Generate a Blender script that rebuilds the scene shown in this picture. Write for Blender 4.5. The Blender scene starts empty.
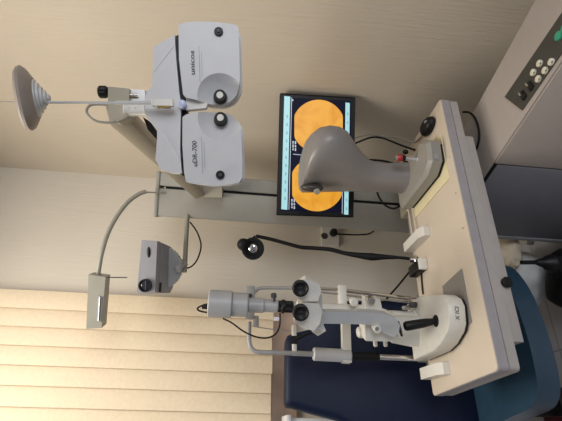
import bpy, bmesh, math, random
from mathutils import Vector, Matrix, noise
random.seed(7)
V = Vector
PI = math.pi
sc = bpy.context.scene
C = sc.collection

# ------------------------------------------------------------------ camera model
# world frame: table top's near-left corner is x=0,y=0; +x along the table, +y to the window wall, z up
FPX, CH, PITCH, ROLL, YAW = 420.0, 1.43, math.radians(5), math.radians(4), math.radians(28.5)
CAM = V((-0.1644, -1.0818, CH))
FWH = V((math.sin(YAW), math.cos(YAW), 0)); RTH = V((math.cos(YAW), -math.sin(YAW), 0)); UP = V((0, 0, 1))
FW = FWH*math.cos(PITCH) - UP*math.sin(PITCH)
U0 = FWH*math.sin(PITCH) + UP*math.cos(PITCH)
RI = RTH*math.cos(ROLL) + U0*math.sin(ROLL)
UI = U0*math.cos(ROLL) - RTH*math.sin(ROLL)

def ray(ix, iy):
    return FW + RI*((210.5-iy)/FPX) - UI*((ix-281.0)/FPX)
def at(ix, iy, d):
    r = ray(ix, iy); return CAM + r*(d/r.dot(FWH))
def atz(ix, iy, z):
    r = ray(ix, iy); return CAM + r*((z-CH)/r.z)
def aty(ix, iy, y):
    r = ray(ix, iy); return CAM + r*((y-CAM.y)/r.y)
def atplane(ix, iy, p, n):
    r = ray(ix, iy); return CAM + r*((p-CAM).dot(n)/r.dot(n))

# ------------------------------------------------------------------ materials
def mat(name, col, rough=.5, metal=0., var=.04, vscale=30., bump=0., bscale=200., coat=0., emit=None, estr=1., spec=.5):
    m = bpy.data.materials.new(name); m.use_nodes = True
    nt = m.node_tree; b = nt.nodes['Principled BSDF']
    b.inputs['Roughness'].default_value = rough; b.inputs['Metallic'].default_value = metal
    b.inputs['Coat Weight'].default_value = coat
    b.inputs['Specular IOR Level'].default_value = spec
    tc = nt.nodes.new('ShaderNodeTexCoord'); n = nt.nodes.new('ShaderNodeTexNoise')
    n.inputs['Scale'].default_value = vscale; n.inputs['Detail'].default_value = 4
    nt.links.new(tc.outputs['Object'], n.inputs['Vector'])
    r = nt.nodes.new('ShaderNodeValToRGB')
    r.color_ramp.elements[0].position = .3; r.color_ramp.elements[1].position = .7
    r.color_ramp.elements[0].color = tuple(max(0, c*(1-var)) for c in col)+(1,)
    r.color_ramp.elements[1].color = tuple(min(1, c*(1+var)) for c in col)+(1,)
    nt.links.new(n.outputs['Fac'], r.inputs['Fac']); nt.links.new(r.outputs['Color'], b.inputs['Base Color'])
    if emit:
        b.inputs['Emission Strength'].default_value = estr
        b.inputs['Emission Color'].default_value = tuple(emit)+(1,)
    if bump:
        n2 = nt.nodes.new('ShaderNodeTexNoise'); n2.inputs['Scale'].default_value = bscale
        nt.links.new(tc.outputs['Object'], n2.inputs['Vector'])
        bp = nt.nodes.new('ShaderNodeBump'); bp.inputs['Strength'].default_value = bump; bp.inputs['Distance'].default_value = .002
        nt.links.new(n2.outputs['Fac'], bp.inputs['Height']); nt.links.new(bp.outputs['Normal'], b.inputs['Normal'])
    return m

def wallpaper(name, col):
    m = mat(name, col, rough=.75, var=.03, vscale=2.)
    nt = m.node_tree; b = nt.nodes['Principled BSDF']
    tc = [n for n in nt.nodes if n.type == 'TEX_COORD'][0]
    mp = nt.nodes.new('ShaderNodeMapping'); mp.inputs['Scale'].default_value = (130, 130, 7)
    n = nt.nodes.new('ShaderNodeTexNoise'); n.inputs['Scale'].default_value = 1.; n.inputs['Detail'].default_value = 3
    nt.links.new(tc.outputs['Object'], mp.inputs['Vector']); nt.links.new(mp.outputs['Vector'], n.inputs['Vector'])
    bp = nt.nodes.new('ShaderNodeBump'); bp.inputs['Strength'].default_value = .55; bp.inputs['Distance'].default_value = .003
    nt.links.new(n.outputs['Fac'], bp.inputs['Height']); nt.links.new(bp.outputs['Normal'], b.inputs['Normal'])
    return m

def tiles(name, col):
    m = mat(name, col, rough=.4)
    nt = m.node_tree; b = nt.nodes['Principled BSDF']
    tc = [n for n in nt.nodes if n.type == 'TEX_COORD'][0]
    br = nt.nodes.new('ShaderNodeTexBrick'); br.offset = 0; br.inputs['Scale'].default_value = 1
    br.inputs['Brick Width'].default_value = .4; br.inputs['Row Height'].default_value = .4; br.inputs['Mortar Size'].default_value = .004
    br.inputs['Color1'].default_value = tuple(col)+(1,); br.inputs['Color2'].default_value = tuple(c*.95 for c in col)+(1,)
    br.inputs['Mortar'].default_value = tuple(c*.6 for c in col)+(1,)
    nt.links.new(tc.outputs['Object'], br.inputs['Vector']); nt.links.new(br.outputs['Color'], b.inputs['Base Color'])
    return m

def fundus_mat():
    m = bpy.data.materials.new('fundus_picture'); m.use_nodes = True
    nt = m.node_tree; b = nt.nodes['Principled BSDF']; b.inputs['Base Color'].default_value = (.02, .01, .0, 1); b.inputs['Roughness'].default_value = .4
    tc = nt.nodes.new('ShaderNodeTexCoord')
    n = nt.nodes.new('ShaderNodeTexNoise'); n.inputs['Scale'].default_value = 14; n.inputs['Detail'].default_value = 5; n.inputs['Distortion'].default_value = .6
    nt.links.new(tc.outputs['Object'], n.inputs['Vector'])
    r = nt.nodes.new('ShaderNodeValToRGB'); e = r.color_ramp.elements
    e[0].position = .32; e[0].color = (.85, .33, .02, 1); e[1].position = .6; e[1].color = (1.0, .47, .05, 1)
    nt.links.new(n.outputs['Fac'], r.inputs['Fac'])
    nt.links.new(r.outputs['Color'], b.inputs['Emission Color']); b.inputs['Emission Strength'].default_value = .85
    return m

M = {}
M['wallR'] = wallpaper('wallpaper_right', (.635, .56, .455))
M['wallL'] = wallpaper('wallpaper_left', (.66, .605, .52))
M['ceil'] = mat('ceiling_paint', (.75, .72, .66), .8)
M['floor'] = tiles('floor_tile', (.37, .37, .40))
M['blind'] = mat('blind_fabric', (.80, .675, .50), .85, var=.04, vscale=60, bump=.3, bscale=350)
M['cream'] = mat('cream_laminate', (.62, .54, .445), .42, var=.03, vscale=8)
M['edge'] = mat('grey_edge_band', (.34, .315, .33), .5, var=.05)
M['apron'] = mat('cream_apron', (.40, .37, .35), .5)
M['white'] = mat('instrument_white', (.55, .55, .57), .38, var=.02)
M['ivory'] = mat('ivory_enamel', (.66, .645, .60), .35, var=.03)
M['ltgrey'] = mat('light_grey_enamel', (.46, .47, .48), .4, var=.03)
M['tower'] = mat('tower_grey', (.36, .365, .38), .4)
M['tube'] = mat('tube_grey', (.30, .30, .30), .4)
M['grey'] = mat('grey_plastic', (.30, .30, .315), .42, var=.03)
M['proj'] = mat('projector_grey', (.33, .33, .36), .5, var=.03)
M['fgrey'] = mat('satin_grey', (.225, .21, .205), .34, var=.02)
M['fbase'] = mat('fundus_base_grey', (.27, .26, .235), .4, var=.02)
M['beige'] = mat('beige_enamel', (.36, .325, .255), .5, var=.03)
M['col'] = mat('column_grey_beige', (.29, .28, .25), .5, var=.03)
M['lampgrey'] = mat('lamp_grey_green', (.30, .29, .245), .45, var=.03)
M['black'] = mat('black_plastic', (.006, .006, .007), .45, var=.1, spec=.3)
M['rubber'] = mat('black_rubber', (.007, .007, .008), .6, var=.1, spec=.2)
M['chrome'] = mat('chrome', (.75, .74, .72), .18, metal=1., var=.02)
M['steel'] = mat('brushed_steel', (.5, .49, .48), .35, metal=1., var=.04)
M['brass'] = mat('brass', (.55, .42, .2), .3, metal=1.)
M['red'] = mat('red_plastic', (.35, .02, .02), .35)
M['navy'] = mat('navy_leather', (.004, .009, .031), .5, var=.08, bump=.1, bscale=150, spec=.25)
M['teal'] = mat('teal_leather', (.022, .055, .092), .3, var=.08, bump=.15, bscale=150)
M['dred'] = mat('dark_red_base', (.06, .004, .007), .5)
M['cons'] = mat('console_enamel', (.40, .355, .325), .5, var=.02)
M['door'] = mat('console_dark_grey', (.18, .18, .20), .42, var=.03)
M['trimc'] = mat('console_light_trim', (.30, .30, .32), .45)
M['panel'] = mat('control_panel_dark', (.055, .053, .045), .45)
M['button'] = mat('ivory_button', (.70, .66, .55), .4)
M['green'] = mat('green_button', (.04, .33, .20), .4)
M['mat'] = mat('grey_rubber_mat', (.24, .225, .205), .75, bump=.3)
M['sheet'] = mat('yellowed_sheet', (.76, .68, .44), .4)
M['recess'] = mat('recess_dark_brown', (.05, .042, .036), .4)
M['lens'] = mat('dark_lens_glass', (.02, .02, .03), .08, coat=.5)
M['lens2'] = mat('silver_reflector', (.7, .7, .72), .12, metal=1.)
M['blue'] = mat('blue_white_cap', (.50, .55, .75), .3)
M['screen'] = mat('screen_black', (.004, .004, .010), .45, spec=.1, emit=(.006, .007, .03), estr=.5)
M['cyan'] = mat('screen_toolbar', (.02, .03, .03), .3, emit=(.42, .76, .80), estr=.9)
M['swhite'] = mat('screen_text', (.03, .03, .03), .3, emit=(.6, .65, .75), estr=.8)
M['sdim'] = mat('screen_icons', (.03, .03, .03), .3, emit=(.28, .55, .62), estr=.8)
M['fundus'] = fundus_mat()
M['ink'] = mat('dark_ink', (.05, .05, .055), .5)
M['inklight'] = mat('grey_ink', (.30, .30, .31), .5)
M['cloth'] = mat('white_plastic_film', (.66, .66, .66), .35, var=.05)
M['cloth2'] = mat('cream_cloth', (.55, .48, .36), .8, var=.1)
M['leather'] = mat('brown_leather', (.055, .02, .01), .5, var=.2)
M['whitepaint'] = mat('white_paint', (.72, .73, .76), .45)
M['card'] = mat('grey_brown_disc', (.25, .215, .19), .5, var=.06)
M['cabgrey'] = mat('grey_cable', (.28, .26, .23), .5)

# ------------------------------------------------------------------ mesh builder (world coordinates)
class MB:
    def __init__(s): s.bm = bmesh.new()
    def _add(s, b, bevel=0, seg=2):
        if bevel:
            es = [e for e in b.edges if len(e.link_faces) == 2 and e.calc_face_angle(0) > .5]
            bmesh.ops.bevel(b, geom=es, offset=bevel, segments=seg, profile=.5, affect='EDGES', clamp_overlap=True)
        bmesh.ops.recalc_face_normals(b, faces=b.faces)
        me = bpy.data.meshes.new('t'); b.to_mesh(me); b.free(); s.bm.from_mesh(me); bpy.data.meshes.remove(me)
        return s
    def box(s, c, size, ax=None, bevel=0, seg=2):
        b = bmesh.new(); bmesh.ops.create_cube(b, size=1)
        X, Y, Z = ax if ax else (V((1, 0, 0)), V((0, 1, 0)), V((0, 0, 1)))
        for v in b.verts: v.co = V(c) + X*(v.co.x*size[0]) + Y*(v.co.y*size[1]) + Z*(v.co.z*size[2])
        return s._add(b, bevel, seg)
    def bar(s, p0, p1, w, h, up=UP, bevel=0):
        p0, p1 = V(p0), V(p1); d = (p1-p0); L = d.length; d.normalize()
        sx = d.cross(up).normalized(); sz = sx.cross(d)
        return s.box((p0+p1)/2, (w, L, h), (sx, d, sz), bevel)
    def lathe(s, p0, axis, prof, seg=28, lob=None, cap=True):
        b = bmesh.new(); a = V(axis).normalized(); p0 = V(p0)
        t = V((0, 0, 1)) if abs(a.z) < .9 else V((1, 0, 0))
        x = a.cross(t).normalized(); y = a.cross(x)
        rings = []
        for (h, r) in prof:
            rg = []
            for i in range(seg):
                th = 2*PI*i/seg; rr = r*(lob(th) if lob else 1)
                rg.append(b.verts.new(p0 + a*h + x*(rr*math.cos(th)) + y*(rr*math.sin(th))))
            rings.append(rg)
        for k in range(len(rings)-1):
            for i in range(seg):
                b.faces.new((rings[k][i], rings[k][(i+1) % seg], rings[k+1][(i+1) % seg], rings[k+1][i]))
        if cap:
            b.faces.new(rings[0][::-1]); b.faces.new(rings[-1])
        return s._add(b)
    def cyl(s, p0, p1, r, r1=None, seg=24, bev=0):
        p0, p1 = V(p0), V(p1); L = (p1-p0).length; r1 = r if r1 is None else r1
        pr = [(0, r), (L, r1)] if not bev else [(0, r-bev), (bev, r), (L-bev, r1), (L, r1-bev)]
        return s.lathe(p0, p1-p0, pr, seg)
    def tube(s, pts, r, seg=10, sub=8, smooth=True):
        pts = [V(p) for p in pts]; rr = r if isinstance(r, (list, tuple)) else [r]*len(pts)
        P, R = [], []
        if smooth and len(pts) > 2:
            for i in range(len(pts)-1):
                a, b_, c, d = pts[max(i-1, 0)], pts[i], pts[i+1], pts[min(i+2, len(pts)-1)]
                for k in range(sub):
                    t = k/sub
                    P.append(.5*((2*b_)+(c-a)*t+(2*a-5*b_+4*c-d)*t*t+(3*b_-a-3*c+d)*t**3)); R.append(rr[i]*(1-t)+rr[i+1]*t)
            P.append(pts[-1]); R.append(rr[-1])
        else: P, R = pts, rr
        b = bmesh.new(); rings = []; nrm = None
        for i, p in enumerate(P):
            d = (P[min(i+1, len(P)-1)]-P[max(i-1, 0)]).normalized()
            if nrm is None:
                nrm = d.orthogonal().normalized()
            nrm = (nrm - d*nrm.dot(d)).normalized(); bi = d.cross(nrm)
            rings.append([b.verts.new(p + nrm*(R[i]*math.cos(2*PI*k/seg)) + bi*(R[i]*math.sin(2*PI*k/seg))) for k in range(seg)])
        for k in range(len(rings)-1):
            for i in range(seg):
                b.faces.new((rings[k][i], rings[k][(i+1) % seg], rings[k+1][(i+1) % seg], rings[k+1][i]))
        b.faces.new(rings[0][::-1]); b.faces.new(rings[-1])
        return s._add(b)
    def prism(s, pts, vec, bevel=0, seg=2):
        b = bmesh.new(); vec = V(vec)
        lo = [b.verts.new(V(p)) for p in pts]; hi = [b.verts.new(V(p)+vec) for p in pts]
        n = len(pts)
        b.faces.new(lo[::-1]); b.faces.new(hi)
        for i in range(n): b.faces.new((lo[i], lo[(i+1) % n], hi[(i+1) % n], hi[i]))
        return s._add(b, bevel, seg)
    def loft(s, rings, bevel=0, cap=True):
        b = bmesh.new(); n = len(rings[0])
        rv = [[b.verts.new(V(p)) for p in r] for r in rings]
        for k in range(len(rv)-1):
            for i in range(n): b.faces.new((rv[k][i], rv[k][(i+1) % n], rv[k+1][(i+1) % n], rv[k+1][i]))
        if cap: b.faces.new(rv[0][::-1]); b.faces.new(rv[-1])
        return s._add(b, bevel)
    def ell(s, c, rad, ax=None, seg=24, warp=None):
        b = bmesh.new(); bmesh.ops.create_uvsphere(b, u_segments=seg, v_segments=seg//2+2, radius=1)
        X, Y, Z = ax if ax else (V((1, 0, 0)), V((0, 1, 0)), V((0, 0, 1)))
        for v in b.verts:
            q = v.co.copy()
            if warp: q = q*warp(q)
            v.co = V(c) + X*(q.x*rad[0]) + Y*(q.y*rad[1]) + Z*(q.z*rad[2])
        return s._add(b)
    def build(s, name, m, parent=None, angle=35, label=None):
        me = bpy.data.meshes.new(name)
        off = V((0, 0, 0)); p = parent
        while p is not None: off += p.location; p = p.parent
        if parent is None:
            lo = V((min(v.co.x for v in s.bm.verts), min(v.co.y for v in s.bm.verts), min(v.co.z for v in s.bm.verts)))
            hi = V((max(v.co.x for v in s.bm.verts), max(v.co.y for v in s.bm.verts), 0))
            off = V(((lo.x+hi.x)/2, (lo.y+hi.y)/2, lo.z))
        for v in s.bm.verts: v.co -= off
        s.bm.to_mesh(me); s.bm.free()
        me.materials.append(M[m] if isinstance(m, str) else m)
        me.polygons.foreach_set('use_smooth', [True]*len(me.polygons))
        me.set_sharp_from_angle(angle=math.radians(angle))
        o = bpy.data.objects.new(name, me); C.objects.link(o)
        if parent is None: o.location = off
        else: o.parent = parent
        if label: o['label'] = label
        return o

def thing(name, label, cat, loc, group=None):
    o = bpy.data.objects.new(name, None); C.objects.link(o); o.empty_display_size = .05
    o.location = V(loc); o['label'] = label; o['category'] = cat
    if group: o['group'] = group
    return o
def tag(o, label, cat, group=None):
    o['label'] = label; o['category'] = cat
    if group: o['group'] = group
    return o
def struct(o): o['kind'] = 'structure'; return o

def text(body, p, right, up, size, m, parent, name='lettering', ext=.0004, label=None, width=None):
    cu = bpy.data.curves.new('txt', 'FONT'); cu.body = body; cu.size = 1; cu.extrude = 0; cu.offset = .012; cu.shear = .12; cu.align_x = 'CENTER'; cu.align_y = 'CENTER'
    cu.resolution_u = 3
    to = bpy.data.objects.new('txt', cu); C.objects.link(to)
    bpy.context.view_layer.update()
    me0 = to.evaluated_get(bpy.context.evaluated_depsgraph_get()).to_mesh()
    verts = [v.co.copy() for v in me0.vertices]; faces = [list(f.vertices) for f in me0.polygons]
    to.to_mesh_clear() if hasattr(to, 'to_mesh_clear') else None
    bpy.data.objects.remove(to); bpy.data.curves.remove(cu)
    mb = MB(); right = V(right).normalized(); up = V(up).normalized(); n = right.cross(up)
    w = max(v.x for v in verts)-min(v.x for v in verts)
    sx = size if width is None else width/w
    bv = [mb.bm.verts.new(V(p) + right*(v.x*sx) + up*(v.y*size) + n*ext) for v in verts]
    for f in faces:
        try: mb.bm.faces.new([bv[i] for i in f])
        except ValueError: pass
    return mb.build(name, m, parent, label=label)

def rrect(x0, x1, y0, y1, z, r, n=5):
    out = []
    for cx, cy, a0 in ((x1-r, y1-r, 0), (x0+r, y1-r, 90), (x0+r, y0+r, 180), (x1-r, y0+r, 270)):
        for k in range(n+1):
            a = math.radians(a0+90*k/n); out.append(V((cx+r*math.cos(a), cy+r*math.sin(a), z)))
    return out
def sell(c, a, b, X, Y, n=36, e=2.6):
    out = []
    for i in range(n):
        t = 2*PI*i/n; ct, st = math.cos(t), math.sin(t)
        out.append(V(c) + X*(a*math.copysign(abs(ct)**(2/e), ct)) + Y*(b*math.copysign(abs(st)**(2/e), st)))
    return out
EX, EY = V((1, 0, 0)), V((0, 1, 0))
TZ = .75

# ------------------------------------------------------------------ the setting
WY = 1.12
WX = aty(60, 171.5, WY).x
struct(MB().box((-.6, -.9, -.05), (4.2, 4.2, .1)).build('floor', 'floor'))
struct(MB().box((-.6, -.9, 3.05), (4.2, 4.2, .1)).build('ceiling', 'ceil'))
struct(MB().box((WX+.05, -.9, 1.5), (.1, 4.2, 3.0)).build('wall_right', 'wallR'))
struct(MB().box((-.675, WY+.05, 1.5), (3.97, .1, 3.0)).build('wall_left', 'wallL'))
struct(MB().box((WX-.006, -.9, .05), (.012, 3.79, .1)).build('baseboard_right', 'ltgrey'))
struct(MB().box((-.675+.0, WY-.006, .05), (3.9, .012, .1)).build('baseboard_left', 'ltgrey'))
# window behind the blinds
BY = 1.055
wz0 = aty(271, 380, BY).z
wr = aty(0, 289.5, BY).x
struct(MB().box(((wr-1.9)/2-.02, WY-.012, (wz0+2.75)/2+.03), (wr+1.9-.12, .024, 2.75-wz0-.1)).build('window_1', 'whitepaint'))

zb = aty(288, 380, WY-.03).z
M['wood'] = mat('sill_wood', (.60, .44, .34), .5, var=.12, vscale=12)
struct(MB().box(((wr-1.9)/2, WY-.012, zb-.045+(wz0-zb+.05)/2), (wr+1.9, .024, wz0-zb+.05), bevel=.003).build('trim_1', 'wood'))
# vertical blinds
bl = thing('vertical_blind', 'cream fabric vertical blind with overlapping vanes covering the window', 'blind', ((wr-1.9)/2, BY, wz0))
mb = MB().box(((wr-1.9)/2, BY+.005, 2.86), (1.9+wr, .05, .05), bevel=.004); mb.build('headrail', 'whitepaint', bl)
pitch = (aty(0, 306.5, BY).x-aty(0, 404.7, BY).x)/5
x = wr - pitch*.5; k = 0
while x > -1.4:
    mb = MB(); a = math.radians(13)
    d = V((math.cos(a), math.sin(a), 0)); n = V((-d.y, d.x, 0)); w = pitch*1.13
    L_, R_ = [], []
    zz = wz0 + random.uniform(-.004, .004)
    ring = [V((x, BY-.01, 0)) + d*(w*(t-.5)) - n*(.004*(1-(2*t-1)**2)) for t in [i/8 for i in range(9)]]
    ring = ring + [p + n*.0015 for p in ring[::-1]]
    mb.prism([p + UP*zz for p in ring], UP*(2.84-zz)); mb.build('vane', 'blind', bl)
    x -= pitch; k += 1

def rpoly(pts, z, r, n=5):
    out = []; m_ = len(pts)
    for i in range(m_):
        p = V((pts[i][0], pts[i][1], z)); a = V((pts[i-1][0], pts[i-1][1], z)); b = V((pts[(i+1) % m_][0], pts[(i+1) % m_][1], z))
        ra = min(r, (a-p).length*.45, (b-p).length*.45)
        p0 = p+(a-p).normalized()*ra; p1 = p+(b-p).normalized()*ra
        for k in range(n+1):
            t = k/n; out.append(p0*(1-t)**2 + p*(2*t*(1-t)) + p1*t*t)
    return out
def tabp(z, g): return rpoly([(-g, -g), (.93+g, -g), (.93+g, .41+g), (-.03-g, .402+g)], z, .014)
# ------------------------------------------------------------------ instrument table
tbl = thing('instrument_table', 'cream laminate instrument table with grey edge carrying the slit lamp and eye camera', 'table', (.465, .2, 0))
MB().prism(tabp(TZ-.003, 0), UP*.003).build('tabletop', 'cream', tbl)
MB().prism(tabp(TZ-.031, .002), UP*.0285, bevel=.002).build('edge_band', 'edge', tbl)
MB().prism(tabp(TZ-.035, -.003), UP*.006).build('edge_groove', 'ink', tbl)
MB().prism(tabp(TZ-.062, 0), UP*.028, bevel=.003).build('lower_board', 'apron', tbl)
MB().box((.425, .058, TZ-.062-.018), (.70, .10, .036), bevel=.003).build('apron', 'apron', tbl)
kn = MB().lathe(aty(505.5, 283, .006), V((0, -1, 0)), [(-.006, .010), (.002, .010), (.003, .015), (.011, .0155), (.014, .012)]).build('clamp_knob', 'black', tbl)
for (sx, sy) in ((450, 157), (456, 193), (463, 228), (464, 296)):
    MB().lathe(atz(sx, sy, TZ), UP, [(0, .003), (.0006, .003)], 12).build('screw', 'brass', tbl)
MB().box((.80, .42, .66), (.07, .42, .05), bevel=.004).build('support_arm', 'beige', tbl)

# ------------------------------------------------------------------ refraction stand: column
cf = RTH; cn = -FWH
c0 = at(280, 203, 2.05)
cx = CAM + FWH*2.05 + RTH*((c0-CAM).dot(RTH))
base = V((cx.x, cx.y, 0))
colt = thing('stand_column', 'tall grey beige column with a dark slot behind the monitor', 'column', base)
ztop = at(160, 200, 2.05).z
axc = (RTH, FWH, UP)
W = .205
mb = MB()
mb.box(base + RTH*(-W*.18) + UP*(ztop/2), (W*.64, .12, ztop), axc, bevel=.008)
mb.box(base + RTH*(W*.345) + UP*(ztop/2), (W*.31, .12, ztop), axc, bevel=.008)
mb.build('post', 'col', colt)
MB().box(base + RTH*(W*.165) + FWH*.01 + UP*(ztop/2-.01), (.03, .10, ztop-.04), axc).build('slot', 'black', colt)
MB().box(base + UP*(ztop+.004) + RTH*.0, (W+.01, .13, .018), axc, bevel=.006).build('top_cap', 'col', colt)
MB().box(base + UP*.02, (.24, .2, .04), axc, bevel=.006).build('foot_plate', 'col', colt)

# ------------------------------------------------------------------ phoropter
pd = 1.0
ph = thing('phoropter', 'white double headed phoropter on a beige arm with a chart rod standing upright', 'phoropter', at(182, 104, pd+.03))
FB = FWH  # thickness direction
def poly(pts, d): return [at(a, b, d) for a, b in pts]
def body_mesh(pts, cut, cutd):
    mb = MB(); mb.prism(poly(pts, pd), FB*.055, bevel=.006, seg=3)
    return mb
def boolean_cut(o, c, R):
    b = bmesh.new(); bmesh.ops.create_uvsphere(b, u_segments=48, v_segments=32, radius=R)
    me = bpy.data.meshes.new('cut'); b.to_mesh(me); b.free()
    co = bpy.data.objects.new('cut', me); C.objects.link(co); co.location = c
    md = o.modifiers.new('b', 'BOOLEAN'); md.operation = 'DIFFERENCE'; md.object = co; md.solver = 'EXACT'
    bpy.context.view_layer.update()
    ev = o.evaluated_get(bpy.context.evaluated_depsgraph_get())
    nm = bpy.data.meshes.new_from_object(ev)
    o.modifiers.clear(); o.data = nm
    bpy.data.objects.remove(co)
    nm.polygons.foreach_set('use_smooth', [True]*len(nm.polygons)); nm.set_sharp_from_angle(angle=math.radians(28))
def arc(cx, cy, r, a0, a1, n=8):
    return [(cx+r*math.cos(math.radians(a0+(a1-a0)*i/n)), cy+r*math.sin(math.radians(a0+(a1-a0)*i/n))) for i in range(n+1)]
outR = [(178.5, 24.5), (186, 22.3), (199, 21.2), (214, 22), (228, 23.3), (236.5, 25), (238.5, 28), (239.5, 55), (240, 80)] + arc(218.5, 82, 21, 0, 88, 8) + [(208, 102.5), (196, 99.8), (186, 97.5), (183, 94), (179, 60)]
outL = [(182.5, 117), (186, 114.5), (194, 112.5), (205, 111)] + arc(219, 133, 22.5, -88, 0, 8) + [(242.3, 160), (242.5, 177), (239, 182.5), (226, 185.3), (212, 185.8), (198, 184), (186, 181.8), (184, 172), (182.3, 145)]
for pts, kc, dotp, word, wp, lab in ((outR, (220, 95.5), (218.7, 32), 'unicos', (192.5, 63), None), (outL, (220.5, 118), (220.3, 175), 'uDR-700', (195, 154), None)):
    mb = MB().prism(poly(pts, pd), FB*.042, bevel=.006, seg=3)
    o = mb.build('lens_body', 'white', ph, label=lab)
    R = .075; h = .022
    boolean_cut(o, at(kc[0], kc[1], pd) - FB*(R-h), R)
    cxp = sum(p[0] for p in pts)/len(pts); cyp = sum(p[1] for p in pts)/len(pts)
    back = [(cxp+(a-cxp)*.99+2.6, cyp+(b-cyp)*.985) for a, b in pts]
    MB().prism([p + FB*.043 for p in poly(back, pd)], FB*.022, bevel=.006).build('back_cover', 'white', o)
    kp = at(kc[0], kc[1], pd) + FB*.018
    MB().lathe(kp, -FB, [(-.005, .0165), (.004, .0165), (.006, .016), (.018, .0145), (.020, .0135)], 28).build('dial', 'black', o)
    MB().lathe(kp-FB*.020, -FB, [(0, .008), (.003, .008), (.004, .007)], 20).build('dial_cap', 'ivory', o)
    MB().lathe(at(dotp[0], dotp[1], pd)+FB*.001, -FB, [(0, .0103), (.005, .0103), (.007, .009)], 24).build('knob', 'black', o)
    MB().lathe(at(dotp[0], dotp[1], pd)-FB*.006, -FB, [(0, .004), (.003, .0035)], 16).build('knob_cap', 'ink', o)
    tp = at(wp[0], wp[1], pd)
    nd = ((pts[-1][0]-pts[-2][0]))
    tilt = -.03
    rt = (RI - UI*tilt).normalized(); up = (UI + RI*tilt).normalized()
    text(word, tp - FB*.0006, rt, up, .0155, 'ink', o, width=.056 if word == 'unicos' else .060)
    # small print under the name
    for i, (dx_, ln) in enumerate(((7, .085), (9.3, .06))):
        MB().box(at(wp[0]+dx_, wp[1]+1, pd)-FB*.0003, (ln, .0006, .0008 if i else .0012), (rt, FB, up)).build('printed_line', 'inklight', o)
brk = [(153.5, 47), (160, 43), (174.6, 34.8), (176.2, 60), (179.2, 92), (181, 103), (180.6, 116), (180, 150), (181.6, 173), (170, 172.5), (160, 169), (157.5, 163), (155.3, 160), (157, 140), (157, 129), (152, 124), (146.5, 116), (145, 108), (144.5, 97), (147, 91), (152, 87), (153, 65)]
bk = MB().prism(poly(brk, pd+.008), FB*.05, bevel=.005).build('bracket', 'white', ph)
# raised moulding line on the bracket
MB().tube([at(163, 131, pd+.008), at(170, 143, pd+.008), at(177, 156, pd+.008), at(180, 163, pd+.008)], .0010).build('moulding', 'white', bk)
MB().tube([at(154, 72, pd+.008), at(163, 60, pd+.008), at(174, 46, pd+.008)], .0009).build('moulding', 'white', bk)
gap = [(181, 34), (187, 96), (187, 104), (188, 117), (188, 179), (176, 171), (172, 104), (170, 38)]
MB().prism(poly(gap, pd+.024), FB*.02).build('gap_shade', 'black', ph)  # black slab standing in for the shade between bracket and lens bodies
MB().prism(poly([(186, 97.5), (208, 103), (206, 108), (186, 110)], pd+.012), FB*.02, bevel=.002).build('bridge', 'ivory', ph)
MB().lathe(at(182.5, 104.5, pd), -FB, [(-.02, .009), (.006, .0095), (.009, .009), (.011, .006)], 24).build('centre_button', 'blue', ph)
# chart rod
rd = pd-.02
ndr = MB().tube([at(48, 102.3, rd), at(116, 102.8, rd)], .003).tube([at(116, 102.8, rd), at(158, 102.8, rd)], .0047).build('chart_rod', 'ltgrey', ph)
MB().tube([at(-14, 101.5, rd), at(48, 102.3, rd)], .0012).build('rod_tip', 'steel', ndr)
MB().bar(at(153, 102.8, rd), at(173, 103.2, rd), .011, .013, up=FW, bevel=.002).build('rod_clamp', 'ivory', ndr)
MB().bar(at(158, 106.5, rd+.004), at(170, 106.8, rd+.004), .005, .006, up=FW, bevel=.001).build('rod_spring', 'brass', ndr)
MB().bar(at(126, 109, pd+.03), at(146, 109, pd+.03), .022, .03, up=FW, bevel=.003).build('rod_block', 'ivory', ph)
for q in (131, 137): MB().lathe(at(q, 109, pd+.03)-FB*.016, -FB, [(0, .002), (.001, .002)], 10).build('screw', 'steel', ph)
# hanging chart disc around the rod
rv = (at(30, 100, rd)-CAM).normalized(); axd = (-UI + RI*.03); axd = (axd - rv*axd.dot(rv)).normalized(); axd = (axd - rv*.16).normalized()
dz = at(22.5, 98.8, rd)
lob = lambda t: 1+.04*math.cos(4*t+.5)
dk = MB().lathe(dz, axd, [(-.006, .054), (-.003, .064), (.002, .0705), (.008, .073), (.014, .0685), (.020, .0585), (.027, .046)], 56, lob).build('chart_disc', 'card', ph, angle=25)
MB().lathe(dz, axd, [(.024, .042), (.030, .041), (.031, .034), (.036, .033), (.037, .026), (.042, .025), (.043, .018), (.048, .017), (.049, .010), (.054, .008), (.056, .004)], 40).build('stepped_hub', 'ltgrey', dk)
for q in ((20, 97), (26, 98.5)): MB().lathe(at(q[0], q[1], rd-.05), -FB, [(0, .0025), (.004, .002)], 10)
# mount
MB().prism(poly([(108, 86.5), (129, 88.5), (129, 105), (131, 112), (126, 118), (117, 122), (109, 118), (108, 104)], pd+.045), FB*.055, bevel=.005).build('mount_block', 'beige', ph)
MB().lathe(at(98.6, 92, pd+.06), at(107.6, 92, pd+.06)-at(98.6, 92, pd+.06), [(0, .011), (.003, .0145), (.017, .0145), (.021, .012), (.026, .006)], 30, lambda t: 1+.05*math.cos(14*t)).build('tension_knob', 'black', ph)
MB().prism(poly([(129, 89), (145, 90), (145, 101), (129, 101)], pd+.06), FB*.03, bevel=.002).build('slide_plate', 'steel', ph)
MB().cyl(at(130, 95, pd+.055), at(138, 95, pd+.055), .005).build('slide_screw', 'chrome', ph)
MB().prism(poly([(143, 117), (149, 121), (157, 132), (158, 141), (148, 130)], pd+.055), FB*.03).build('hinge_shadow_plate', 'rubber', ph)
a0 = at(117, 113, pd+.10); a1 = at(199, 191.5, 1.90)
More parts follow.
